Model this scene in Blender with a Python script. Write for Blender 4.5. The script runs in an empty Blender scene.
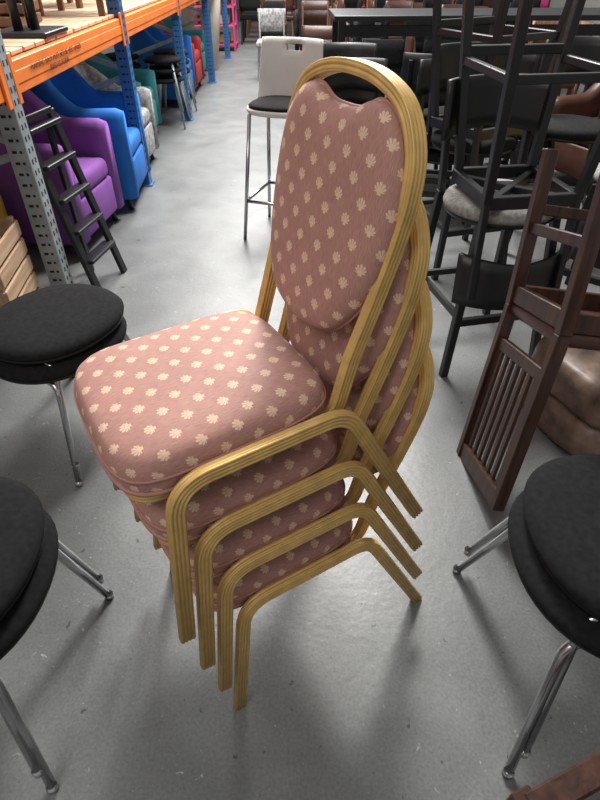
import bpy, bmesh, math, random
from mathutils import Vector, Matrix, Euler
random.seed(7)
V=Vector
scn=bpy.context.scene

# ------------------------------------------------------------------ materials
def newmat(name):
    m=bpy.data.materials.new(name); m.use_nodes=True
    nt=m.node_tree; b=nt.nodes['Principled BSDF']
    return m,nt,b
def mat(name,col,rough=.5,metal=0.,var=.12,scale=12.,bump=0.,bscale=300.,coat=0.,sheen=0.,spec=.5):
    m,nt,b=newmat(name)
    tc=nt.nodes.new('ShaderNodeTexCoord')
    n=nt.nodes.new('ShaderNodeTexNoise'); n.inputs['Scale'].default_value=scale; n.inputs['Detail'].default_value=5
    nt.links.new(tc.outputs['Object'],n.inputs['Vector'])
    r=nt.nodes.new('ShaderNodeValToRGB')
    r.color_ramp.elements[0].position=.3; r.color_ramp.elements[1].position=.7
    r.color_ramp.elements[0].color=tuple(c*(1-var) for c in col)+(1,)
    r.color_ramp.elements[1].color=tuple(min(1,c*(1+var)) for c in col)+(1,)
    nt.links.new(n.outputs['Fac'],r.inputs['Fac']); nt.links.new(r.outputs['Color'],b.inputs['Base Color'])
    b.inputs['Roughness'].default_value=rough; b.inputs['Metallic'].default_value=metal
    b.inputs['Coat Weight'].default_value=coat
    b.inputs['Sheen Weight'].default_value=sheen
    b.inputs['Specular IOR Level'].default_value=spec
    if bump>0:
        n2=nt.nodes.new('ShaderNodeTexNoise'); n2.inputs['Scale'].default_value=bscale
        nt.links.new(tc.outputs['Object'],n2.inputs['Vector'])
        bp=nt.nodes.new('ShaderNodeBump'); bp.inputs['Strength'].default_value=bump; bp.inputs['Distance'].default_value=.002
        nt.links.new(n2.outputs['Fac'],bp.inputs['Height']); nt.links.new(bp.outputs['Normal'],b.inputs['Normal'])
    return m
def woodmat(name,c1,c2,rough=.45,axis=2):
    m,nt,b=newmat(name)
    tc=nt.nodes.new('ShaderNodeTexCoord'); mp=nt.nodes.new('ShaderNodeMapping')
    s=[14,14,14]; s[axis]=1.2; mp.inputs['Scale'].default_value=s
    nt.links.new(tc.outputs['Object'],mp.inputs['Vector'])
    n=nt.nodes.new('ShaderNodeTexNoise'); n.inputs['Scale'].default_value=3; n.inputs['Detail'].default_value=8; n.inputs['Distortion'].default_value=.6
    nt.links.new(mp.outputs['Vector'],n.inputs['Vector'])
    r=nt.nodes.new('ShaderNodeValToRGB'); r.color_ramp.elements[0].position=.3; r.color_ramp.elements[1].position=.7
    r.color_ramp.elements[0].color=c1+(1,); r.color_ramp.elements[1].color=c2+(1,)
    nt.links.new(n.outputs['Fac'],r.inputs['Fac']); nt.links.new(r.outputs['Color'],b.inputs['Base Color'])
    b.inputs['Roughness'].default_value=rough
    return m

class NB:
    def __init__(s,nt): s.nt=nt
    def m(s,op,a,b=None,c=None):
        n=s.nt.nodes.new('ShaderNodeMath'); n.operation=op
        for i,x in enumerate((a,b,c)):
            if x is None: continue
            if isinstance(x,(int,float)): n.inputs[i].default_value=x
            else: s.nt.links.new(x,n.inputs[i])
        return n.outputs[0]

def fabric_pink():
    m,nt,b=newmat('pink_shell_fabric'); nb=NB(nt)
    uv=nt.nodes.new('ShaderNodeUVMap'); sep=nt.nodes.new('ShaderNodeSeparateXYZ')
    nt.links.new(uv.outputs['UV'],sep.inputs[0])
    px=nb.m('DIVIDE',sep.outputs[0],.060); py=nb.m('DIVIDE',sep.outputs[1],.068)
    masks=[]
    for off in (0.,.5):
        fx=nb.m('SUBTRACT',nb.m('FRACT',nb.m('ADD',px,off+20)),.5)
        fy=nb.m('MULTIPLY',nb.m('SUBTRACT',nb.m('FRACT',nb.m('ADD',py,off+20)),.5),1.10)
        yy=nb.m('ADD',fy,.12)
        r=nb.m('SQRT',nb.m('ADD',nb.m('MULTIPLY',fx,fx),nb.m('MULTIPLY',yy,yy)))
        th=nb.m('ARCTAN2',fx,yy)
        c=nb.m('COSINE',nb.m('MULTIPLY',th,12.5))
        R=nb.m('SUBTRACT',nb.m('ADD',.25,nb.m('MULTIPLY',c,.020)),nb.m('MULTIPLY',nb.m('MULTIPLY',th,th),.050))
        inside=nb.m('LESS_THAN',r,R)
        fan=nb.m('LESS_THAN',nb.m('ABSOLUTE',th),1.6)
        rib=nb.m('GREATER_THAN',c,-.55)
        core=nb.m('LESS_THAN',r,.10)
        ribs=nb.m('MAXIMUM',rib,core)
        a=nb.m('MULTIPLY',nb.m('MULTIPLY',inside,fan),nb.m('ADD',nb.m('MULTIPLY',ribs,.66),.34))
        stem=nb.m('MULTIPLY',nb.m('LESS_THAN',nb.m('ABSOLUTE',fx),.06),nb.m('LESS_THAN',nb.m('ABSOLUTE',nb.m('ADD',fy,.15)),.045))
        masks.append(nb.m('MAXIMUM',a,stem))
    mask=nb.m('MAXIMUM',masks[0],masks[1])
    mp=nt.nodes.new('ShaderNodeMapping'); mp.inputs['Scale'].default_value=(900,60,1)
    nt.links.new(uv.outputs['UV'],mp.inputs['Vector'])
    n=nt.nodes.new('ShaderNodeTexNoise'); n.inputs['Scale'].default_value=1.; n.inputs['Detail'].default_value=3
    nt.links.new(mp.outputs['Vector'],n.inputs['Vector'])
    ramp=nt.nodes.new('ShaderNodeValToRGB'); ramp.color_ramp.elements[0].position=.3; ramp.color_ramp.elements[1].position=.7
    ramp.color_ramp.elements[0].color=(.36,.172,.142,1); ramp.color_ramp.elements[1].color=(.56,.300,.252,1)
    nt.links.new(n.outputs['Fac'],ramp.inputs['Fac'])
    n3=nt.nodes.new('ShaderNodeTexNoise'); n3.inputs['Scale'].default_value=9.; n3.inputs['Detail'].default_value=4
    nt.links.new(uv.outputs['UV'],n3.inputs['Vector'])
    mul=nt.nodes.new('ShaderNodeMix'); mul.data_type='RGBA'; mul.blend_type='MULTIPLY'; mul.inputs[0].default_value=.35
    nt.links.new(ramp.outputs['Color'],mul.inputs[6]); nt.links.new(n3.outputs['Fac'],mul.inputs[7])
    mix=nt.nodes.new('ShaderNodeMix'); mix.data_type='RGBA'
    nt.links.new(nb.m('MULTIPLY',mask,.68),mix.inputs[0]); nt.links.new(mul.outputs[2],mix.inputs[6]); mix.inputs[7].default_value=(.80,.58,.41,1)
    nt.links.new(mix.outputs[2],b.inputs['Base Color'])
    b.inputs['Roughness'].default_value=.65; b.inputs['Sheen Weight'].default_value=.1; b.inputs['Specular IOR Level'].default_value=.35
    bp=nt.nodes.new('ShaderNodeBump'); bp.inputs['Strength'].default_value=.35; bp.inputs['Distance'].default_value=.001
    nt.links.new(n.outputs['Fac'],bp.inputs['Height']); nt.links.new(bp.outputs['Normal'],b.inputs['Normal'])
    return m

def concrete():
    m,nt,b=newmat('concrete_floor')
    tc=nt.nodes.new('ShaderNodeTexCoord')
    def noise(s,d=6,dist=0):
        n=nt.nodes.new('ShaderNodeTexNoise'); n.inputs['Scale'].default_value=s; n.inputs['Detail'].default_value=d; n.inputs['Distortion'].default_value=dist
        nt.links.new(tc.outputs['Object'],n.inputs['Vector']); return n.outputs['Fac']
    def ramp(f,p0,c0,p1,c1):
        r=nt.nodes.new('ShaderNodeValToRGB'); r.color_ramp.elements[0].position=p0; r.color_ramp.elements[1].position=p1
        r.color_ramp.elements[0].color=c0; r.color_ramp.elements[1].color=c1
        nt.links.new(f,r.inputs['Fac']); return r.outputs['Color']
    base=ramp(noise(1.5,9,.5),.3,(.150,.158,.160,1),.7,(.205,.213,.214,1))
    fine=ramp(noise(120,6),.3,(.62,.62,.62,1),.7,(1,1,1,1))
    mid=ramp(noise(5,10,.6),.36,(.84,.84,.84,1),.62,(1,1,1,1))
    spots=ramp(noise(30,3,.4),.27,(.25,.25,.26,1),.30,(1,1,1,1))
    light=ramp(noise(34,4,1.8),.69,(0,0,0,1),.72,(1,1,1,1))
    def mul(a,c,f=1.,t='MULTIPLY'):
        x=nt.nodes.new('ShaderNodeMix'); x.data_type='RGBA'; x.blend_type=t; x.inputs[0].default_value=f
        nt.links.new(a,x.inputs[6])
        if isinstance(c,tuple): x.inputs[7].default_value=c
        else: nt.links.new(c,x.inputs[7])
        return x
    a=mul(base,fine,.8).outputs[2]; a=mul(a,mid,1.).outputs[2]; a=mul(a,spots,.8).outputs[2]
    nb=NB(nt)
    l=mul(a,(.42,.43,.42,1),1,'MIX')
    nt.links.new(nb.m('MULTIPLY',light,.55),l.inputs[0])
    nt.links.new(l.outputs[2],b.inputs['Base Color'])
    rr=nt.nodes.new('ShaderNodeMapRange'); rr.inputs['To Min'].default_value=.28; rr.inputs['To Max'].default_value=.52
    nt.links.new(noise(4,8),rr.inputs['Value']); nt.links.new(rr.outputs[0],b.inputs['Roughness'])
    bp=nt.nodes.new('ShaderNodeBump'); bp.inputs['Strength'].default_value=.2; bp.inputs['Distance'].default_value=.004
    nt.links.new(noise(40,6),bp.inputs['Height']); nt.links.new(bp.outputs['Normal'],b.inputs['Normal'])
    return m

M_pink=fabric_pink(); M_floor=concrete()
M_pipe=mat('pink_piping',(.38,.18,.15),.7)
M_gold=mat('gold_aluminium',(.64,.415,.140),.42,.22,.14,30)
M_blackfab=mat('black_fabric',(.011,.011,.012),.95,0,.35,60,.8,900,spec=.2)
M_blackpan=mat('black_seat_pan',(.008,.008,.009),.5)
M_chrome=mat('chrome_tube',(.50,.50,.52),.2,1.,.06,20)
M_blackwood=mat('black_painted_wood',(.010,.011,.013),.4,0,.2,20)
M_greyfab=mat('grey_fabric',(.24,.23,.22),.9,0,.3,60,.4,500)
M_dkwood=woodmat('dark_walnut',(.016,.006,.004),(.066,.026,.015),.35)
M_midwood=woodmat('brown_wood',(.10,.042,.018),(.20,.09,.042),.45)
M_ply=woodmat('shelf_board_wood',(.40,.25,.15),(.60,.42,.28),.7,1)
M_orange=mat('orange_rack_paint',(.80,.20,.035),.45,0,.12,8)
M_blue=mat('blue_rack_paint',(.03,.13,.33),.45,0,.12,8)
M_galv=mat('galvanised_steel',(.30,.34,.36),.45,.1,.2,15)
M_dark=mat('dark_hole',(.01,.01,.012),.8)
M_white=mat('white_plastic',(.66,.64,.60),.4,0,.05,8)
M_purple=mat('purple_fabric',(.22,.072,.33),.85,0,.12,8)
M_bluef=mat('blue_fabric',(.008,.14,.50),.85,0,.12,8)
M_bluel=mat('light_blue_fabric',(.02,.20,.55),.85,0,.12,8)
M_teal=mat('teal_fabric',(.03,.22,.24),.85,0,.12,8)
M_yellow=mat('mustard_fabric',(.62,.38,.04),.8,0,.12,8)
M_red=mat('red_fabric',(.40,.03,.03),.8,0,.12,8)
M_magenta=mat('magenta_fabric',(.50,.05,.18),.8,0,.12,8)
M_orangef=mat('orange_fabric',(.6,.16,.03),.8,0,.12,8)
M_greyp=mat('mottled_grey_fabric',(.30,.30,.30),.9,0,.5,30)
M_cream=mat('cream_fabric',(.55,.50,.44),.85,0,.1,8)
M_leather=mat('brown_leather',(.06,.024,.016),.4,0,.2,10,.3,60)
M_wrap=mat('plastic_wrapped_cushion',(.19,.125,.095),.42,0,.5,14,1.,26)
M_wall=mat('warehouse_wall_paint',(.36,.36,.34),.8,0,.06,2)
M_card=mat('cardboard',(.36,.22,.12),.85,0,.1,6)
M_green=mat('green_fabric',(.03,.20,.09),.8)

# ------------------------------------------------------------------ mesh builder
class MB:
    def __init__(s): s.v=[];s.uv=[];s.f=[];s.mi=[];s.sm=[];s.mats=[]
    def add(s,vs,fs,m,smooth=True,uvs=None):
        if m not in s.mats: s.mats.append(m)
        k=s.mats.index(m); o=len(s.v)
        s.v+= [tuple(x) for x in vs]
        s.uv+= uvs if uvs else [(x[0],x[1]) for x in vs]
        for f in fs:
            s.f.append([i+o for i in f]); s.mi.append(k); s.sm.append(smooth)
    def mesh(s,name):
        me=bpy.data.meshes.new(name); me.from_pydata(s.v,[],s.f)
        for m in s.mats: me.materials.append(m)
        me.polygons.foreach_set('material_index',s.mi); me.polygons.foreach_set('use_smooth',s.sm)
        ul=me.uv_layers.new(name='UVMap')
        for l in me.loops: ul.data[l.index].uv=s.uv[l.vertex_index]
        bm=bmesh.new(); bm.from_mesh(me); bmesh.ops.recalc_face_normals(bm,faces=bm.faces); bm.to_mesh(me); bm.free()
        me.update(); return me
    def box(s,c,size,m,rot=(0,0,0),bev=.004,seg=1,R=None):
        bm=bmesh.new(); bmesh.ops.create_cube(bm,size=1)
        for v in bm.verts: v.co=V((v.co.x*size[0],v.co.y*size[1],v.co.z*size[2]))
        b=min(bev,min(size)*.45)
        if b>0: bmesh.ops.bevel(bm,geom=list(bm.edges),offset=b,segments=seg,affect='EDGES',profile=.5)
        if R is None: R=Euler(rot).to_matrix()
        c=V(c); bm.verts.index_update()
        vs=[R@v.co+c for v in bm.verts]; fs=[[v.index for v in f.verts] for f in bm.faces]; bm.free()
        s.add(vs,fs,m,seg>1)
    def beam(s,p,q,w,h,m,side=None,bev=.003):
        p=V(p);q=V(q); z=(q-p).normalized()
        sd=V(side) if side else (V((0,1,0)) if abs(z.y)<.9 else V((1,0,0)))
        x=(sd-z*sd.dot(z)).normalized(); y=z.cross(x)
        R=Matrix((x,y,z)).transposed()
        s.box((p+q)/2,(w,h,(q-p).length),m,bev=bev,R=R)
    def loft(s,rings,m,closed_path=False,caps=True,smooth=True,uvs=None):
        n=len(rings[0]); vs=[];u=[]
        for i,r in enumerate(rings):
            vs+=r
            if uvs: u+=uvs[i]
        fs=[];N=len(rings)
        for i in range(N if closed_path else N-1):
            j=(i+1)%N
            for k in range(n):
                l=(k+1)%n; fs.append([i*n+k,i*n+l,j*n+l,j*n+k])
        if caps and not closed_path:
            fs.append(list(range(n))); fs.append([(N-1)*n+k for k in range(n)][::-1])
        s.add(vs,fs,m,smooth,u if uvs else None)
    def sweep(s,path,prof,m,W0=(0,0,1),closed=False,caps=True,scale=None):
        P=[V(p) for p in path]; N=len(P); T=[]
        for i in range(N):
            if closed: a,b=P[i-1],P[(i+1)%N]
            else: a,b=P[max(i-1,0)],P[min(i+1,N-1)]
            T.append((b-a).normalized())
        W=V(W0); W=(W-T[0]*W.dot(T[0])).normalized(); rings=[]
        for i in range(N):
            if i>0:
                W=T[i-1].rotation_difference(T[i])@W; W=(W-T[i]*W.dot(T[i])).normalized()
            B=T[i].cross(W); k=scale[i] if scale else 1
            rings.append([P[i]+W*a*k+B*b*k for a,b in prof])
        s.loft(rings,m,closed,caps)
    def tube(s,path,r,m,n=10,closed=False,scale=None):
        T=(V(path[1])-V(path[0])).normalized()
        W0=(0,0,1) if abs(T.z)<.9 else (1,0,0)
        s.sweep(path,[(r*math.cos(2*math.pi*k/n),r*math.sin(2*math.pi*k/n)) for k in range(n)],m,W0,closed,True,scale)
    def panel(s,fn,nu,nv,th,m,skip=None,smooth=True):
        vs=[]
        for sd in (.5,-.5):
            for j in range(nv+1):
                for i in range(nu+1):
                    p,n=fn(i/nu,j/nv); vs.append(V(p)+V(n)*th*sd)
        K=(nu+1)*(nv+1); idx=lambda i,j:j*(nu+1)+i
        ok=lambda i,j:0<=i<nu and 0<=j<nv and not(skip and skip(i,j))
        fs=[]
        for j in range(nv):
            for i in range(nu):
                if not ok(i,j): continue
                a,b,c,d=idx(i,j),idx(i+1,j),idx(i+1,j+1),idx(i,j+1)
                fs.append([a,b,c,d]); fs.append([a+K,d+K,c+K,b+K])
                if not ok(i,j-1): fs.append([a,a+K,b+K,b])
                if not ok(i+1,j): fs.append([b,b+K,c+K,c])
                if not ok(i,j+1): fs.append([c,c+K,d+K,d])
                if not ok(i-1,j): fs.append([d,d+K,a+K,a])
        s.add(vs,fs,m,smooth)

def fillet(pts,r,n=7,closed=False,mina=8):
    pts=[V(p) for p in pts]; out=[]; N=len(pts)
    for i,p in enumerate(pts):
        if not closed and i in(0,N-1): out.append(p); continue
        a=pts[i-1];b=pts[(i+1)%N]; d1=(a-p);d2=(b-p); l1=d1.length;l2=d2.length
        d1.normalize();d2.normalize(); ang=math.pi-d1.angle(d2)
        if math.degrees(ang)<mina: out.append(p); continue
        t=min(r*math.tan(ang/2),l1*.49,l2*.49); A=p+d1*t;B=p+d2*t
        for k in range(n+1):
            u=k/n; out.append(A*(1-u)**2+p*2*u*(1-u)+B*u*u)
    return out
def catmull(pts,n=6,closed=False):
    pts=[V(p) for p in pts];N=len(pts);out=[]
    for i in range(N if closed else N-1):
        g=(lambda k:pts[k%N]) if closed else (lambda k:pts[min(max(k,0),N-1)])
        p0,p1,p2,p3=g(i-1),g(i),g(i+1),g(i+2)
        for k in range(n):
            t=k/n
            out.append(.5*((2*p1)+(p2-p0)*t+(2*p0-5*p1+4*p2-p3)*t*t+(3*p1-p0-3*p2+p3)*t**3))
    if not closed: out.append(pts[-1])
    return out

COL=scn.collection
def obj(name,me,parent=None,loc=None,rot=None):
    o=bpy.data.objects.new(name,me); COL.objects.link(o)
    if parent: o.parent=parent
    if loc is not None: o.location=loc
    if rot is not None: o.rotation_euler=rot
    return o
def group(name,parts,loc=(0,0,0),rot=(0,0,0)):
    e=obj(name,None,loc=loc,rot=rot); e.empty_display_size=.1
    for n,me in parts: obj(n,me,parent=e)
    return e
R=math.radians

# ------------------------------------------------------------------ banquet chair
def ribprof(hw,ht,g=.0023,nb=4,nt_=2):
    pts=[]
    def side(p0,p1,nrm,n):
        p0=V(p0);p1=V(p1);nrm=V(nrm);d=(p1-p0)/n
        for i in range(n):
            b=p0+d*i
            pts.append(b+d*.06-nrm*g); pts.append(b+d*.26); pts.append(b+d*.74); pts.append(b+d*.94-nrm*g)
    c=.92
    side((-hw*c,-ht),(hw*c,-ht),(0,-1),nb); side((hw,-ht*.8),(hw,ht*.8),(1,0),nt_)
    side((hw*c,ht),(-hw*c,ht),(0,1),nb); side((-hw,ht*.8),(-hw,-ht*.8),(-1,0),nt_)
    return [(p.x,p.y) for p in pts]
PROF=ribprof(.0165,.0105)
BA=R(14.5)
def back_pt(u,w,d=0.):
    x=.422+.250*w+.022*math.sin(math.pi*min(max(w,0)/.54,1)); z=.425+.965*w
    return V((x-math.cos(BA)*d,u,z+math.sin(BA)*d))

def banquet_parts():
    parts=[]
    half=[(.164,.07),(.168,.14),(.174,.22),(.181,.30),(.185,.370),(.176,.432),(.140,.488),(.076,.517),(0,.525)]
    arch=[V((-u,w)) for u,w in half]+[V((u,w)) for u,w in half[::-1][1:]]
    arch=catmull(arch,5)
    ctrl=[V((.002,-.05,.365)),V((.002,-.166,.365)),V((.408,-.166,.365))]
    path=[V((.002,0,.365))]
    pre=fillet(ctrl+[back_pt(-.164,.07)],.06,8)
    path+=pre[:-1]+[back_pt(p.x,p.y) for p in arch]
    path+=[V((p.x,-p.y,p.z)) for p in pre[:-1]][::-1]
    mb=MB(); mb.sweep(path,PROF,M_gold,(0,0,1),closed=True); parts.append(('seat_and_back_frame',mb.mesh('banquet_back_frame')))
    mb=MB()
    for sg in(-1,1):
        pts=[(.006,sg*.238,0),(.062,sg*.213,.412),(.408,sg*.212,.410),(.612,sg*.238,0)]
        P=fillet(pts,.078,10)
        mb.sweep(P,PROF,M_gold,(1,0,0))
        for x in(.10,.35): mb.beam((x,sg*.166,.374),(x,sg*.208,.400),.03,.012,M_gold,side=(1,0,0))
    for x,z in((.04,.352),(.38,.352)): mb.beam((x,-.164,z),(x,.164,z),.018,.018,M_gold,side=(1,0,0))
    parts.append(('side_legs',mb.mesh('banquet_side_legs')))
    # --- seat cushion
    n=84; a=.213; b=.196; cx=.200
    def outline(k):
        t=2*math.pi*k/n; c,s_=math.cos(t),math.sin(t); e=2/5.0
        x=math.copysign(abs(c)**e,c)*a; y=math.copysign(abs(s_)**e,s_)*b*(1-.05*c)
        if c<0: x-= .010*(1-abs(y/b)**2)
        return V((x,y))
    O=[outline(k) for k in range(n)]
    prof=[(.03,.474),(.2,.4735),(.4,.472),(.6,.469),(.75,.466),(.86,.461),(.93,.455),(.97,.446),(.992,.434),(1.0,.418),(1.0,.398),(.99,.387),(.955,.382),(.4,.380)]
    rings=[];uvs=[];L=0;prev=None
    for s_,z in prof:
        rings.append([V((cx+p.x*s_,p.y*s_,z)) for p in O])
        if prev: L+=math.hypot((s_-prev[0])*.20,z-prev[1])
        prev=(s_,z); f=(L+.006)/.20
        uvs.append([(p.y*f,-(p.x*f)) for p in O])
    mb=MB(); mb.loft(rings,M_pink,uvs=uvs)
    mb.tube([V((cx+p.x*1.004,p.y*1.004,.420)) for p in O],.003,M_pipe,6,closed=True)
    mb.tube([V((cx+p.x*.998,p.y*.998,.389)) for p in O],.0045,M_pipe,6,closed=True)
    parts.append(('seat_cushion',mb.mesh('banquet_seat')))
    # --- back cushion, mounted on the front of the loop
    H=[(0,.468),(.042,.471),(.084,.489),(.124,.480),(.160,.440),(.179,.375),(.183,.305),(.175,.23),(.152,.160),(.106,.101),(.048,.078)]
    cl=[V(h) for h in H]+[V((0,.073))]+[V((-u,w)) for u,w in H[::-1][:-1]]
    O=catmull(cl,5,closed=True); C=V((0,.29))
    prof=[(.02,.052),(.2,.0518),(.4,.051),(.6,.049),(.76,.046),(.87,.041),(.94,.034),(.98,.026),(1.0,.017),(.995,.006),(.965,-.001),(.93,-.004),(.3,-.006)]
    rings=[];uvs=[];L=0;prev=None
    for s_,d in prof:
        rings.append([back_pt(C.x+(p.x-C.x)*s_,C.y+(p.y-C.y)*s_,d) for p in O])
        if prev: L+=math.hypot((s_-prev[0])*.2,d-prev[1])
        prev=(s_,d); f=(L+.004)/.2
        uvs.append([(C.x+(p.x-C.x)*f+.007,C.y+(p.y-C.y)*f) for p in O])
    mb=MB(); mb.loft(rings,M_pink,uvs=uvs)
    mb.tube([back_pt(p.x,p.y,.008) for p in O],.004,M_pipe,6,closed=True)
    parts.append(('back_cushion',mb.mesh('banquet_back')))
    return parts
BP=banquet_parts()
ang=R(30.66); bh=V((math.cos(ang),math.sin(ang)))
for i in range(4):
    # each chair of the stack tips very slightly forward on the one below
    group('banquet_chair' ,BP,loc=(-.287-bh.x*.028*i,.798-bh.y*.028*i,.151*i),rot=(0,-R(.6*i),ang))

# ------------------------------------------------------------------ chrome stacking chair (round black seat)
def chrome_chair_parts(oy,sp,back=True,fx=.255):
    h=.43; parts=[]; n=48
    O=[V((math.copysign(abs(math.cos(2*math.pi*k/n))**.9,math.cos(2*math.pi*k/n))*.240,math.copysign(abs(math.sin(2*math.pi*k/n))**.9,math.sin(2*math.pi*k/n))*.265)) for k in range(n)]
    mb=MB()
    mb.loft([[V((p.x*s,p.y*s,z)) for p in O] for s,z in((.03,h+.012),(.4,h+.011),(.7,h+.008),(.88,h+.002),(.96,h-.008),(1,h-.022),(.99,h-.032),(.5,h-.034))],M_blackfab)
    mb.loft([[V((p.x*s,p.y*s,z)) for p in O] for s,z in((.5,h-.033),(.97,h-.034),(.975,h-.045),(.90,h-.058),(.4,h-.060))],M_blackpan)
    parts.append(('seat',mb.mesh('chrome_chair_seat')))
    mb=MB()
    for sy in(-1,1):
        P=[(-fx,sy*sp+oy,.008),(-.17,sy*.16+oy*.5,h-.06),(.17,sy*.16+oy*.5,h-.06),(fx,sy*sp+oy,.008)]
        mb.tube(fillet(P,.06,8),.0115,M_chrome,12)
        for p in(P[0],P[3]): mb.tube([V(p)+V((0,0,-.008)),V(p)+V((0,0,.012))],.0135,M_chrome,10)
        if back: mb.tube(fillet([(.10,sy*.16,h-.062),(.27,sy*.185,h-.03),(.30,sy*.185,h+.38)],.06,8),.011,M_chrome,12)
    for x in(-.12,.12): mb.tube([(x,-.18,h-.064),(x,.18,h-.064)],.009,M_chrome,8)
    parts.append(('leg_frame',mb.mesh('chrome_chair_frame')))
    if back:
        mb=MB()
        def fn(u,v):
            a=(u-.5)*1.3; return (.285+.04*math.cos(a*1.2)-.03,.33*math.sin(a)/math.sin(.65)*.62,h+.23+.17*v),(-1,0,0)
        mb.panel(fn,12,4,.035,M_blackfab); parts.append(('backrest',mb.mesh('chrome_chair_back')))
    return parts
CPa=chrome_chair_parts(-.050,.280); CPb=chrome_chair_parts(.045,.25,True,.235); CPc=chrome_chair_parts(.045,.25,False)
def chrome_stack(x,y,rz,dx=.02,dy=-.035,CP=CPa,nm='chrome_stacking_chair'):
    group(nm,CP,(x,y,0),(0,0,rz))
    group(nm,CP,(x+dx,y+dy,.065),(0,0,rz))
chrome_stack(.760,.770,0,.030,.025,CPa)
chrome_stack(-.925,1.745,math.pi-R(26),-.005,.03,CPc,'round_black_stool')
chrome_stack(-.825,.705,math.pi,-.02,.015,CPb)

# ------------------------------------------------------------------ black bar stool with curved backrest
def black_stool_mesh(sh=.75,seatm=None,back=True,pad=True):
    mb=MB(); seatm=seatm or M_greyfab; n=40
    C=[V((math.cos(2*math.pi*k/n)*.24,math.sin(2*math.pi*k/n)*.23)) for k in range(n)]
    if pad:
        mb.loft([[V((p.x*s,p.y*s,z)) for p in C] for s,z in((.03,sh+.01),(.6,sh+.008),(.9,sh),(.98,sh-.012),(1,sh-.03),(.98,sh-.045),(.4,sh-.046))],seatm)
        mb.loft([[V((p.x*s,p.y*s,z)) for p in C] for s,z in((.4,sh-.045),(.95,sh-.046),(.95,sh-.065),(.4,sh-.066))],M_blackwood)
    else:
        for sx in(-1,1):
            mb.beam((sx*.175,-.17,sh-.03),(sx*.175,.19,sh-.03),.03,.05,M_blackwood,side=(1,0,0))
        mb.beam((-.175,-.17,sh-.03),(.175,-.17,sh-.03),.03,.05,M_blackwood,side=(0,1,0)); mb.beam((-.175,.19,sh-.03),(.175,.19,sh-.03),.03,.05,M_blackwood,side=(0,1,0))
        mb.beam((-.17,-.16,sh-.02),(.17,.18,sh-.02),.03,.03,M_blackwood,side=(0,0,1)); mb.beam((-.17,.18,sh-.022),(.17,-.16,sh-.022),.03,.03,M_blackwood,side=(0,0,1))
    k=.23
    for sx in(-1,1):
        mb.beam((sx*k,-k,0),(sx*.165,-.165,sh-.05),.034,.034,M_blackwood)
        mb.beam((sx*k,k+.02,0),(sx*.185,.19,sh-.03),.034,.034,M_blackwood)
        if back: mb.beam((sx*.185,.19,sh-.04),(sx*.19,.235,sh+.36),.032,.026,M_blackwood)
        f=.30*sh/.75
        mb.beam((sx*.203,-.203,f),(sx*.21,.222,f),.024,.03,M_blackwood,side=(1,0,0))
    f=.22*sh/.75
    mb.beam((-.21,-.205,f+.05),(.21,-.205,f+.05),.028,.034,M_blackwood,side=(0,1,0))
    mb.beam((-.20,.22,f+.08),(.20,.22,f+.08),.024,.03,M_blackwood,side=(0,1,0))
    if back:
        def fn(u,v):
            a=(u-.5)*2*1.0; rr=.275
            return (rr*math.sin(a),.255-rr*(1-math.cos(a))*.75+.02*v-.01,sh+.215+.185*v-.03*abs(u-.5)*2*(1-v)),(-math.sin(a),-math.cos(a),0)
        mb.panel(fn,20,4,.022,M_blackwood)
    return mb.mesh('bar_stool_black')
BS=black_stool_mesh()
BSb=black_stool_mesh(.75,M_blackfab)
BSf=black_stool_mesh(.75,M_blackfab,True,False)
DC=black_stool_mesh(.46,M_blackfab)
obj('black_bar_stool',BS,loc=(.85,2.32,0),rot=(0,0,R(12)))
obj('black_bar_stool',BSf,loc=(.87,2.30,1.515),rot=(math.pi,0,R(8)))
obj('black_bar_stool',BS,loc=(1.62,2.62,0),rot=(0,0,R(-40)))
obj('black_bar_stool',BSf,loc=(1.62,2.62,1.515),rot=(math.pi,0,R(-20)))
obj('black_bar_stool',BSb,loc=(.98,3.30,0),rot=(0,0,R(15)))
obj('black_bar_stool',BSf,loc=(.98,3.30,1.52),rot=(math.pi,0,R(30)))
obj('black_bar_stool',BSb,loc=(1.62,3.55,0),rot=(0,0,R(-15)))
for x,y,r in((.40,4.20,10),(1.02,4.15,-12),(.38,5.0,0),(1.0,4.9,180),(1.7,5.0,170),(1.60,4.35,30)):
    for j in range(2):
        obj('black_dining_chair',DC,loc=(x,y-.02*j,.10*j),rot=(0,0,R(r)))

# long black bar table behind the stools
mb=MB(); mb.box((0,0,1.10),(2.7,.7,.04),M_blackwood)
for sx in(-1,0,1):
    for sy in(-1,1): mb.beam((sx*1.28,sy*.3,0),(sx*1.28,sy*.3,1.085),.06,.06,M_blackwood)
    mb.beam((sx*1.28,-.3,.2),(sx*1.28,.3,.2),.03,.04,M_blackwood)
mb.beam((-1.28,.3,.2),(1.28,.3,.2),.03,.04,M_blackwood); mb.beam((-1.28,-.3,1.01),(1.28,-.3,1.01),.03,.08,M_blackwood)
BT=mb.mesh('bar_table')
obj('black_bar_table',BT,loc=(1.62,5.85,0),rot=(0,0,R(2)))

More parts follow.
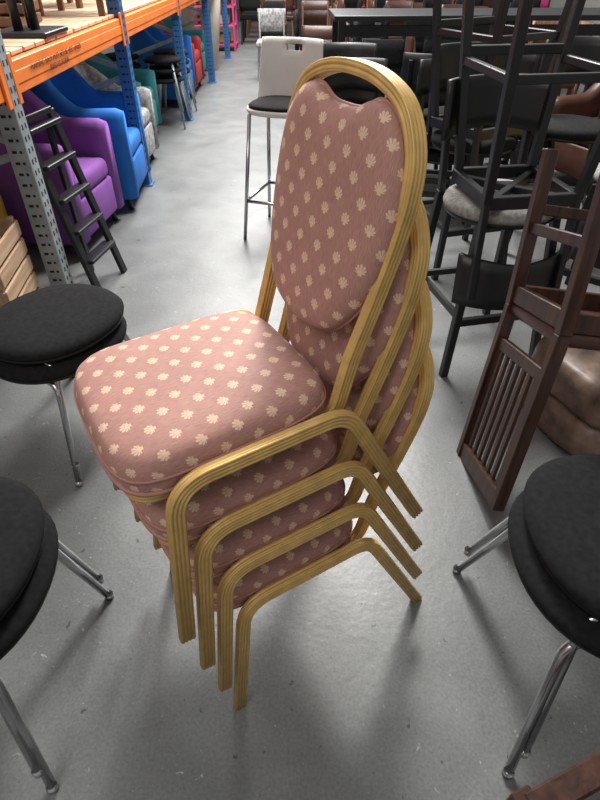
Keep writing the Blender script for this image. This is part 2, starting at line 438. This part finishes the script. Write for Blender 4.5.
# ------------------------------------------------------------------ white bar stool with chrome legs
mb=MB(); sh=.80
n=36; C=[V((math.copysign(abs(math.cos(2*math.pi*k/n))**.7,math.cos(2*math.pi*k/n))*.20,math.copysign(abs(math.sin(2*math.pi*k/n))**.7,math.sin(2*math.pi*k/n))*.20)) for k in range(n)]
mb.loft([[V((p.x*s,p.y*s,z)) for p in C] for s,z in((.3,sh-.03),(.95,sh-.028),(1,sh-.01),(.98,sh+.004),(.4,sh+.002))],M_white)
mb.loft([[V((p.x*s,p.y*s-.01,z)) for p in C] for s,z in((.3,sh+.002),(.9,sh+.003),(.92,sh+.016),(.85,sh+.026),(.3,sh+.028))],M_blackfab)
def fn(u,v):
    a=(u-.5)*2*.80; rr=.30; w=1-.10*v
    return (rr*math.sin(a)*w,.19-rr*(1-math.cos(a))*.6+.06*v,sh-.01+.34*v),(-math.sin(a),-math.cos(a),.1)
mb.panel(fn,16,10,.012,M_white,skip=lambda i,j:6<=i<=9 and 8==j)
for sx in(-1,1):
    mb.tube([(sx*.15,-.15,sh-.03),(sx*.20,-.22,0)],.012,M_chrome)
    mb.tube([(sx*.15,.15,sh-.03),(sx*.20,.22,0)],.012,M_chrome)
    mb.tube([(sx*.183,-.20,.26),(sx*.183,.20,.26)],.010,M_chrome)
mb.tube([(-.183,-.198,.26),(.183,-.198,.26)],.010,M_chrome); mb.tube([(-.183,.198,.26),(.183,.198,.26)],.010,M_chrome)
obj('white_bar_stool',mb.mesh('white_bar_stool'),loc=(-.115,3.74,0),rot=(0,0,R(-20)))

# ------------------------------------------------------------------ wooden slat-back chairs
def wooden_chair_mesh(wd=.36,H=1.08,sh=.47,seatm=None,m=M_dkwood):
    mb=MB(); h=wd/2
    for sx in(-1,1):
        mb.beam((sx*h,.02,0),(sx*h,0,sh),.042,.036,m); mb.beam((sx*h,0,sh),(sx*h,.03,H),.042,.032,m)
        mb.beam((sx*h,-.40,0),(sx*h,-.40,sh),.04,.04,m)
        mb.beam((sx*h,-.40,sh-.04),(sx*h,0,sh-.04),.028,.06,m,side=(1,0,0))
        mb.beam((sx*h,-.40,.18),(sx*h,.01,.18),.022,.035,m,side=(1,0,0))
    mb.beam((-h,-.40,sh-.04),(h,-.40,sh-.04),.028,.06,m,side=(0,1,0)); mb.beam((-h,0,sh-.04),(h,0,sh-.04),.028,.06,m,side=(0,1,0))
    mb.beam((-h,.012,.24),(h,.012,.24),.02,.035,m,side=(0,1,0)); mb.beam((-h,-.4,.26),(h,-.4,.26),.02,.035,m,side=(0,1,0))
    mb.beam((-h-.01,.03,H-.03),(h+.01,.03,H-.03),.028,.07,m,side=(0,1,0))
    mb.beam((-h,.006,sh+.14),(h,.006,sh+.14),.022,.045,m,side=(0,1,0))
    for i in range(7):
        x=-h+wd*(i+1)/8; mb.beam((x,.006,sh+.15),(x,.028,H-.05),.012,.022,m,side=(0,1,0))
    if seatm: mb.box((0,-.2,sh+.012),(wd+.03,.42,.05),seatm,bev=.02,seg=3)
    else:
        for i in range(7): mb.box((0,-.03-.06*i,sh-.005),(wd,.045,.016),m)
    return mb.mesh('wooden_chair')
WC=wooden_chair_mesh(.36,1.12,.50,M_leather)
def orient(o,xa,za,loc):
    xa=V(xa).normalized(); za=V(za); za=(za-xa*za.dot(xa)).normalized(); ya=za.cross(xa)
    o.matrix_world=Matrix(((xa.x,ya.x,za.x,loc[0]),(xa.y,ya.y,za.y,loc[1]),(xa.z,ya.z,za.z,loc[2]),(0,0,0,1)))
# upside down, crest rail on the floor, leaning
o=obj('dark_wooden_chair',WC); za=V((-.13,-.28,-1)).normalized(); xa=V((.05,-1,.2))
xa=(xa-za*xa.dot(za)).normalized()
base=V((.685,1.36,.035)); top=base-za*1.12
orient(o,xa,za,top)
WC2=wooden_chair_mesh(.42,.95,.45,None)
obj('wooden_slat_chair',WC2,loc=(.725,-.02,0),rot=(0,0,R(22+180)))
WC3=wooden_chair_mesh(.42,.95,.45,M_leather,M_midwood)
obj('wooden_chair',WC3,loc=(2.05,1.9,0),rot=(0,0,R(80)))

# plastic wrapped upholstered stool pads
mb=MB()
for i in range(2):
    n=40
    C=[V((math.copysign(abs(math.cos(2*math.pi*k/n))**.5,math.cos(2*math.pi*k/n))*.25,math.copysign(abs(math.sin(2*math.pi*k/n))**.5,math.sin(2*math.pi*k/n))*.25)) for k in range(n)]
    rr=random.Random(3+i)
    mb.loft([[V((p.x*s+rr.uniform(-.006,.006),p.y*s+rr.uniform(-.006,.006),z+.17*i+rr.uniform(-.004,.004))) for p in C] for s,z in((.3,.0),(.93,.0),(1,.02),(1.01,.06),(1.0,.11),(.96,.145),(.85,.16),(.6,.168),(.2,.17))],M_wrap)
obj('plastic_wrapped_cushions',mb.mesh('wrapped'),loc=(1.24,1.74,0),rot=(0,0,R(18)))

# ------------------------------------------------------------------ tub armchair / sofa
def tub_mesh(m,w=.74,d=.72,arm=.60,back=.80,th=.12,legm=M_blackwood):
    mb=MB(); hw=w/2-th/2; y0=-d/2; y1=d/2-th/2
    P=fillet([(-hw,y0,0),(-hw,y1,0),(hw,y1,0),(hw,y0,0)],.30,12)
    Q=[]
    for a,b in zip(P,P[1:]):
        k=max(1,int((b-a).length/.05)); Q+=[a.lerp(b,i/k) for i in range(k)]
    Q.append(P[-1]); rings=[]
    for i,p in enumerate(Q):
        t=(Q[min(i+1,len(Q)-1)]-Q[max(i-1,0)]).normalized(); nr=V((-t.y,t.x,0))
        u=min(max((p.y+.10)/(d*.5),0),1); u=u*u*(3-2*u); h=arm+(back-arm)*u
        e=.02 if i in(0,len(Q)-1) else 0
        rings.append([p+nr*a+V((0,0,z)) for a,z in((-.06+e,.10),(-.06+e,h-.06),(-.048+e*.7,h-.02-e),(-.02,h-e),(.02,h-e),(.048-e*.7,h-.02-e),(.06-e,h-.06),(.06-e,.10))])
    mb.loft(rings,m)
    mb.box((0,-.04,.22),(w-2*th+.02,d-th+.02,.24),m,bev=.02,seg=2)
    mb.box((0,-.05,.40),(w-2*th,d-th,.13),m,bev=.045,seg=4)
    for sx in(-1,1):
        for sy in(-1,1): mb.tube([(sx*(w/2-.09),sy*(d/2-.09),.11),(sx*(w/2-.07),sy*(d/2-.07),0)],.02,legm,8)
    return mb.mesh('tub_chair')
T_p=tub_mesh(M_purple,back=.94,arm=.68); T_b=tub_mesh(M_bluef,back=1.0,arm=.70); T_l=tub_mesh(M_bluel,back=1.0); T_t=tub_mesh(M_teal); T_g=tub_mesh(M_greyp,.66,.66); T_y=tub_mesh(M_yellow,.62,.6,.5,.8); T_m=tub_mesh(M_magenta); T_r=tub_mesh(M_red)
obj('purple_tub_armchair',T_p,loc=(-1.68,3.68,0),rot=(0,0,R(84)))
obj('blue_tub_armchair',T_b,loc=(-1.60,4.44,0),rot=(0,0,R(94)))
obj('blue_tub_armchair',T_l,loc=(-2.50,4.15,0),rot=(0,0,R(90)))
obj('yellow_tub_armchair',T_y,loc=(-2.05,2.92,0),rot=(0,0,R(88)))
obj('grey_patterned_armchair',T_g,loc=(-1.66,5.20,0),rot=(0,0,R(90)))
obj('magenta_armchair',T_m,loc=(-2.50,5.35,0),rot=(0,0,R(90)))
obj('teal_armchair',T_t,loc=(-1.85,6.1,0),rot=(0,0,R(90)))
obj('blue_armchair',T_b,loc=(-1.75,7.95,0),rot=(0,0,R(90)))
obj('red_armchair',T_r,loc=(-1.75,8.75,0),rot=(0,0,R(90)))
obj('teal_armchair',T_t,loc=(-1.8,9.55,0),rot=(0,0,R(90)))
T_s=tub_mesh(M_leather,1.6,.85,.62,.95,.16)
obj('brown_leather_sofa',T_s,loc=(2.72,4.45,0),rot=(0,0,R(-66)))
obj('mustard_tub_chair',T_y,loc=(2.34,3.02,0),rot=(0,0,R(-60)))

# low stools stacked by the rack
mb=MB(); n=24
for i in range(3):
    z=.45+.09*i
    mb.loft([[V((math.cos(2*math.pi*k/n)*.2*s,math.sin(2*math.pi*k/n)*.2*s,zz)) for k in range(n)] for s,zz in((.2,z+.03),(.9,z+.028),(1,z+.01),(.95,z-.01),(.2,z-.012))],M_blackfab)
    for sx in(-1,1):
        for sy in(-1,1): mb.tube([(sx*.12,sy*.12,z-.01),(sx*.19,sy*.19,.09*i)],.011,M_galv,8)
ST=mb.mesh('stool_stack')
for x,y in((-1.46,6.75),(-1.46,7.25),(-1.95,6.95)): obj('stacked_stools',ST,loc=(x,y,0))

# rolled carpet
mb=MB(); mb.tube([(0,0,0),(.10,.05,.75),(.16,.08,1.5)],.15,M_cream,20); mb.tube([(.19,.095,1.5),(.192,.096,1.52)],.05,M_card,12)
RL=mb.mesh('roll')
obj('carpet_roll',RL,loc=(-1.50,10.4,0)); obj('carpet_roll',RL,loc=(-1.95,10.7,0))

# ------------------------------------------------------------------ pallet rack
rack=obj('pallet_rack',None)
ys=[2.72,4.74,7.0,9.3,11.6]
def post_mesh(m):
    mb=MB(); H=3.2
    mb.box((0,-.04,H/2),(.09,.012,H),m,bev=.002); mb.box((0,.04,H/2),(.09,.012,H),m,bev=.002); mb.box((.042,0,H/2),(.008,.085,H),m,bev=.002)
    for i in range(60):
        z=.12+i*.05
        for dy in(-.018,.018): mb.box((.0465,dy,z),(.002,.010,.022),M_dark,bev=0)
        mb.box((-.012,-.0465,z),(.022,.002,.012),M_dark,bev=0); mb.box((.018,-.0465,z),(.012,.002,.012),M_dark,bev=0)
    mb.box((0,0,.006),(.13,.12,.012),m); return mb.mesh('rack_post')
PG=post_mesh(M_galv); PB=post_mesh(M_blue)
for i,y in enumerate(ys):
    pm=PG if i==0 else PB
    obj('post_front_%d'%i,pm,rack,(-1.31,y,0)); obj('post_rear_%d'%i,pm,rack,(-2.95,y,0))
    mb=MB()
    for j in range(5):
        z=.3+j*.55; a,b=(-1.33,-2.93) if j%2 else (-2.93,-1.33)
        mb.beam((a,y,z),(b,y,z+.5),.02,.035,M_galv)
    obj('brace_%d'%i,mb.mesh('brace'),rack)
mb=MB()
for a,b in zip(ys,ys[1:]):
    for z in(1.10,2.75):
        for x in(-1.30,-2.95):
            mb.box((x,(a+b)/2,z),(.05,b-a-.085,.13),M_orange); mb.box((x+.027,(a+b)/2,z),(.004,b-a-.12,.05),M_orange,bev=.002)
            for y in(a+.05,b-.05): mb.box((x+.03,y,z),(.012,.05,.2),M_orange)
for z in(1.10,2.75):
    for x in(-1.30,-2.95): mb.box((x,1.55,z),(.05,2.25,.13),M_orange)
mb.box((-1.27,2.665,1.10),(.012,.05,.2),M_orange)
obj('beams',mb.mesh('rack_beams'),rack)
mb=MB(); y=.5
while y<11.5:
    mb.box((-2.12,y+.07,1.18),(1.62,.135,.02),M_ply,rot=(0,0,random.uniform(-.01,.01)))
    y+=.15
obj('shelf_boards',mb.mesh('rack_boards'),rack)
fc=bpy.data.curves.new('rack_label','FONT'); fc.body='WARNING  RACK MUST NOT BE USED UNLESS\nFIXED TO FLOOR'; fc.size=.036; fc.extrude=.0005; fc.align_x='CENTER'
fc.materials.append(M_dark)
obj('beam_label',fc,rack,(-1.266,3.35,1.105),(R(90),0,R(90)))
mb=MB()
for i in range(4):
    mb.box((0,i*.02,.03+.06*i),(.5,.34,.05),M_midwood,rot=(0,0,.1*i),bev=.006)
obj('stack_of_wooden_boards',mb.mesh('boards'),loc=(-1.85,3.95,1.19))
WCs=wooden_chair_mesh(.42,.9,.45,M_leather,M_midwood)
for x,y,r in((-1.75,4.75,90),(-2.0,5.5,70),(-1.8,6.3,120),(-1.8,7.5,90),(-1.8,8.6,80)): obj('wooden_chair',WCs,loc=(x,y,1.19),rot=(0,0,R(r)))
mb=MB()
for x,y in((0,0),(.07,.05),(.02,.14)):
    mb.tube([(x,y,.0),(x,y,.42)],.025,M_blackwood,12); mb.tube([(x,y,.42),(x,y,.45)],.03,M_blackwood,12)
mb.box((.03,.06,.012),(.3,.35,.024),M_blackwood)
obj('black_furniture_legs',mb.mesh('legs'),loc=(-1.48,3.45,1.19))

# folded step ladders
def ladder_mesh(m,H=.95,w=.42,n=4):
    mb=MB()
    for sx in(-1,1):
        mb.beam((sx*w/2,0,0),(sx*w/2*.85,.14,H),.025,.05,m); mb.beam((sx*(w/2-.03),.20,0),(sx*(w/2-.03)*.85,.16,H*.93),.022,.035,m)
    for i in range(n):
        z=.2+(H-.25)*i/(n-1); mb.box((0,.14*z/H,z),(w*.9,.08,.022),m)
    mb.beam((-w*.43,.14,H),(w*.43,.14,H),.03,.03,m,side=(0,1,0))
    return mb.mesh('ladder')
obj('step_ladder',ladder_mesh(M_blackwood,.92,.32,5),loc=(-1.12,2.96,0),rot=(R(-4),0,R(80)))
# crates under rack
mb=MB()
for i in range(6): mb.box((0,-.2,.05+.09*i),(.5,.015,.075),M_ply)
for i in range(6): mb.box((.25,0,.05+.09*i),(.015,.4,.075),M_ply)
for i in range(6): mb.box((-.25,0,.05+.09*i),(.015,.4,.075),M_ply); mb.box((0,.2,.05+.09*i),(.5,.015,.075),M_ply)
for a in(-.23,.23):
    for b in(-.18,.18): mb.box((a,b,.28),(.03,.03,.56),M_ply)
mb.box((0,0,.02),(.48,.38,.015),M_ply)
CR=mb.mesh('crate'); obj('wooden_crate',CR,loc=(-1.60,2.36,0),rot=(0,0,.12)); obj('wooden_crate',CR,loc=(-2.25,2.2,0),rot=(0,0,-.1))

# ------------------------------------------------------------------ distant furniture
def far_chair(seat,frame):
    mb=MB()
    for sx in(-1,1):
        mb.beam((sx*.2,-.2,0),(sx*.18,-.18,.44),.03,.03,frame); mb.beam((sx*.2,.22,0),(sx*.18,.18,.44),.03,.03,frame); mb.beam((sx*.18,.18,.44),(sx*.18,.25,.85),.03,.025,frame)
    mb.box((0,0,.46),(.44,.44,.07),seat,bev=.025,seg=3)
    def fn(u,v):
        a=(u-.5)*1.0; return (.42*math.sin(a)/.96*.95,.27-.42*(1-math.cos(a))*.5,.58+.28*v),(-math.sin(a),-math.cos(a),0)
    mb.panel(fn,10,3,.03,seat); return mb.mesh('far_chair')
FC=[('magenta_dining_chair',far_chair(M_magenta,M_blackwood)),('red_dining_chair',far_chair(M_red,M_blackwood)),('cream_dining_chair',far_chair(M_cream,M_midwood)),('brown_dining_chair',far_chair(M_leather,M_midwood)),('black_upholstered_chair',far_chair(M_blackfab,M_blackwood)),('grey_dining_chair',far_chair(M_greyp,M_chrome)),('orange_dining_chair',far_chair(M_orangef,M_midwood)),('green_dining_chair',far_chair(M_green,M_blackwood)),('brown_wood_chair',far_chair(M_midwood,M_midwood))]
seq=(4,3,1,4,8,4,3,7,4,0,4,3,5,4,8,1)
k=0
for row in range(4):
    for i in range(10):
        nm,me=FC[seq[k%16]]; k+=1
        obj(nm,me,loc=(-1.0+i*.66,13.6+row*.8,0),rot=(0,0,R(random.choice((0,180,90)))))
for row in range(10):
    for i in range(6):
        nm,me=FC[(4,3,4,4,4,8,3,4,4,3,4,4,3)[k%13]]; k+=1
        x=.22+i*.60+.06*(row%2); y=6.6+row*.68; r=R(random.choice((0,180,90,-90)))
        obj(nm,me,loc=(x,y,0),rot=(0,0,r))
        if (i+row)%2==0: obj(nm,me,loc=(x,y,.11),rot=(0,0,r))
for x,y,kk,r in((-.42,9.6,5,0),(-.45,11.0,4,0),(-.45,12.2,3,0)):
    nm,me=FC[kk]; obj(nm,me,loc=(x,y,0),rot=(0,0,R(r)))
def shelving(w,mats,seed):
    rr=random.Random(seed); mb=MB()
    for a in(-w/2,w/2):
        for b in(-.3,.3): mb.beam((a,b,0),(a,b,2.6),.05,.05,M_dkwood)
    for z in(.15,.75,1.35,1.95,2.55):
        mb.box((0,0,z),(w,.62,.04),M_midwood)
        if z<2.5:
            x=-w/2+.06
            while x<w/2-.3:
                s=rr.uniform(.18,.4); h=rr.uniform(.2,.5); mb.box((x+s/2,-.02,z+.02+h/2),(s*.92,.45,h),rr.choice(mats),bev=.01); x+=s
    return mb.mesh('shelving')
for i in range(5): obj('storage_shelving',shelving(1.5,[M_card,M_leather,M_blackfab,M_red,M_midwood,M_green,M_greyp,M_magenta],i),loc=(-2.6+i*1.75,18.2,0))
mb=MB()
for j in range(7):
    for s in(-1,1): mb.beam((-.5,s*.25,.1+j*.3),(.5,s*.25,.1+j*.3),.03,.03,M_magenta,side=(0,1,0))
    for s in(-1,1): mb.beam((s*.5,-.25,.1+j*.3),(s*.5,.25,.1+j*.3),.03,.03,M_magenta,side=(1,0,0))
    mb.box((0,0,.11+j*.3),(.96,.48,.02),M_magenta if j%2 else M_red)
    if j<6:
        for q in(-.3,0,.28): mb.box((q,0,.2+j*.3),(.22,.3,.15),(M_cream,M_red,M_card)[(j+int(q*10))%3],bev=.01)
for a in(-.5,.5):
    for b in(-.25,.25): mb.beam((a,b,0),(a,b,2.1),.035,.035,M_magenta)
obj('pink_metal_shelving',mb.mesh('pink_shelving'),loc=(-1.75,12.7,0))

# ------------------------------------------------------------------ room shell
mb=MB(); mb.box((0,9,-.05),(12,26,.1),M_floor,bev=0); obj('floor',mb.mesh('floor'))
mb=MB(); mb.box((0,22.05,2.5),(12,.1,5),M_wall,bev=0); obj('wall_back',mb.mesh('wall_back'))
mb=MB(); mb.box((-6.05,9,2.5),(.1,26,5),M_wall,bev=0); obj('wall_left',mb.mesh('wall_left'))
mb=MB(); mb.box((6.05,9,2.5),(.1,26,5),M_wall,bev=0); obj('wall_right',mb.mesh('wall_right'))

# ------------------------------------------------------------------ lights
w=bpy.data.worlds.new('World'); scn.world=w; w.use_nodes=True
w.node_tree.nodes['Background'].inputs[0].default_value=(1,.98,.95,1); w.node_tree.nodes['Background'].inputs[1].default_value=.40
def area(name,loc,tgt,sx,sy,e,col=(1,1,1)):
    l=bpy.data.lights.new(name,'AREA'); l.shape='RECTANGLE'; l.size=sx; l.size_y=sy; l.energy=e; l.color=col
    o=bpy.data.objects.new(name,l); COL.objects.link(o); o.location=loc
    o.rotation_euler=(V(tgt)-V(loc)).to_track_quat('-Z','Y').to_euler()
area('skylight_front',(.55,5.2,4.8),(0,.8,.3),.9,1.3,380,(1,.975,.93))
area('skylight_aisle',(-.6,9,4.8),(-.6,8.5,0),2.2,8,1100,(1,.985,.96))
area('skylight_near',(-1.6,-.8,4.2),(0,1,.5),2.0,2.0,60,(1,.96,.90))

# ------------------------------------------------------------------ camera
cam=bpy.data.cameras.new('Camera'); co=bpy.data.objects.new('Camera',cam); COL.objects.link(co)
cam.sensor_fit='VERTICAL'; cam.sensor_height=36; cam.lens=36*545/800
co.location=(0,0,1.55); co.rotation_euler=(R(90-39.7),0,0); cam.clip_start=.02
scn.camera=co
scn.view_settings.view_transform='Standard'
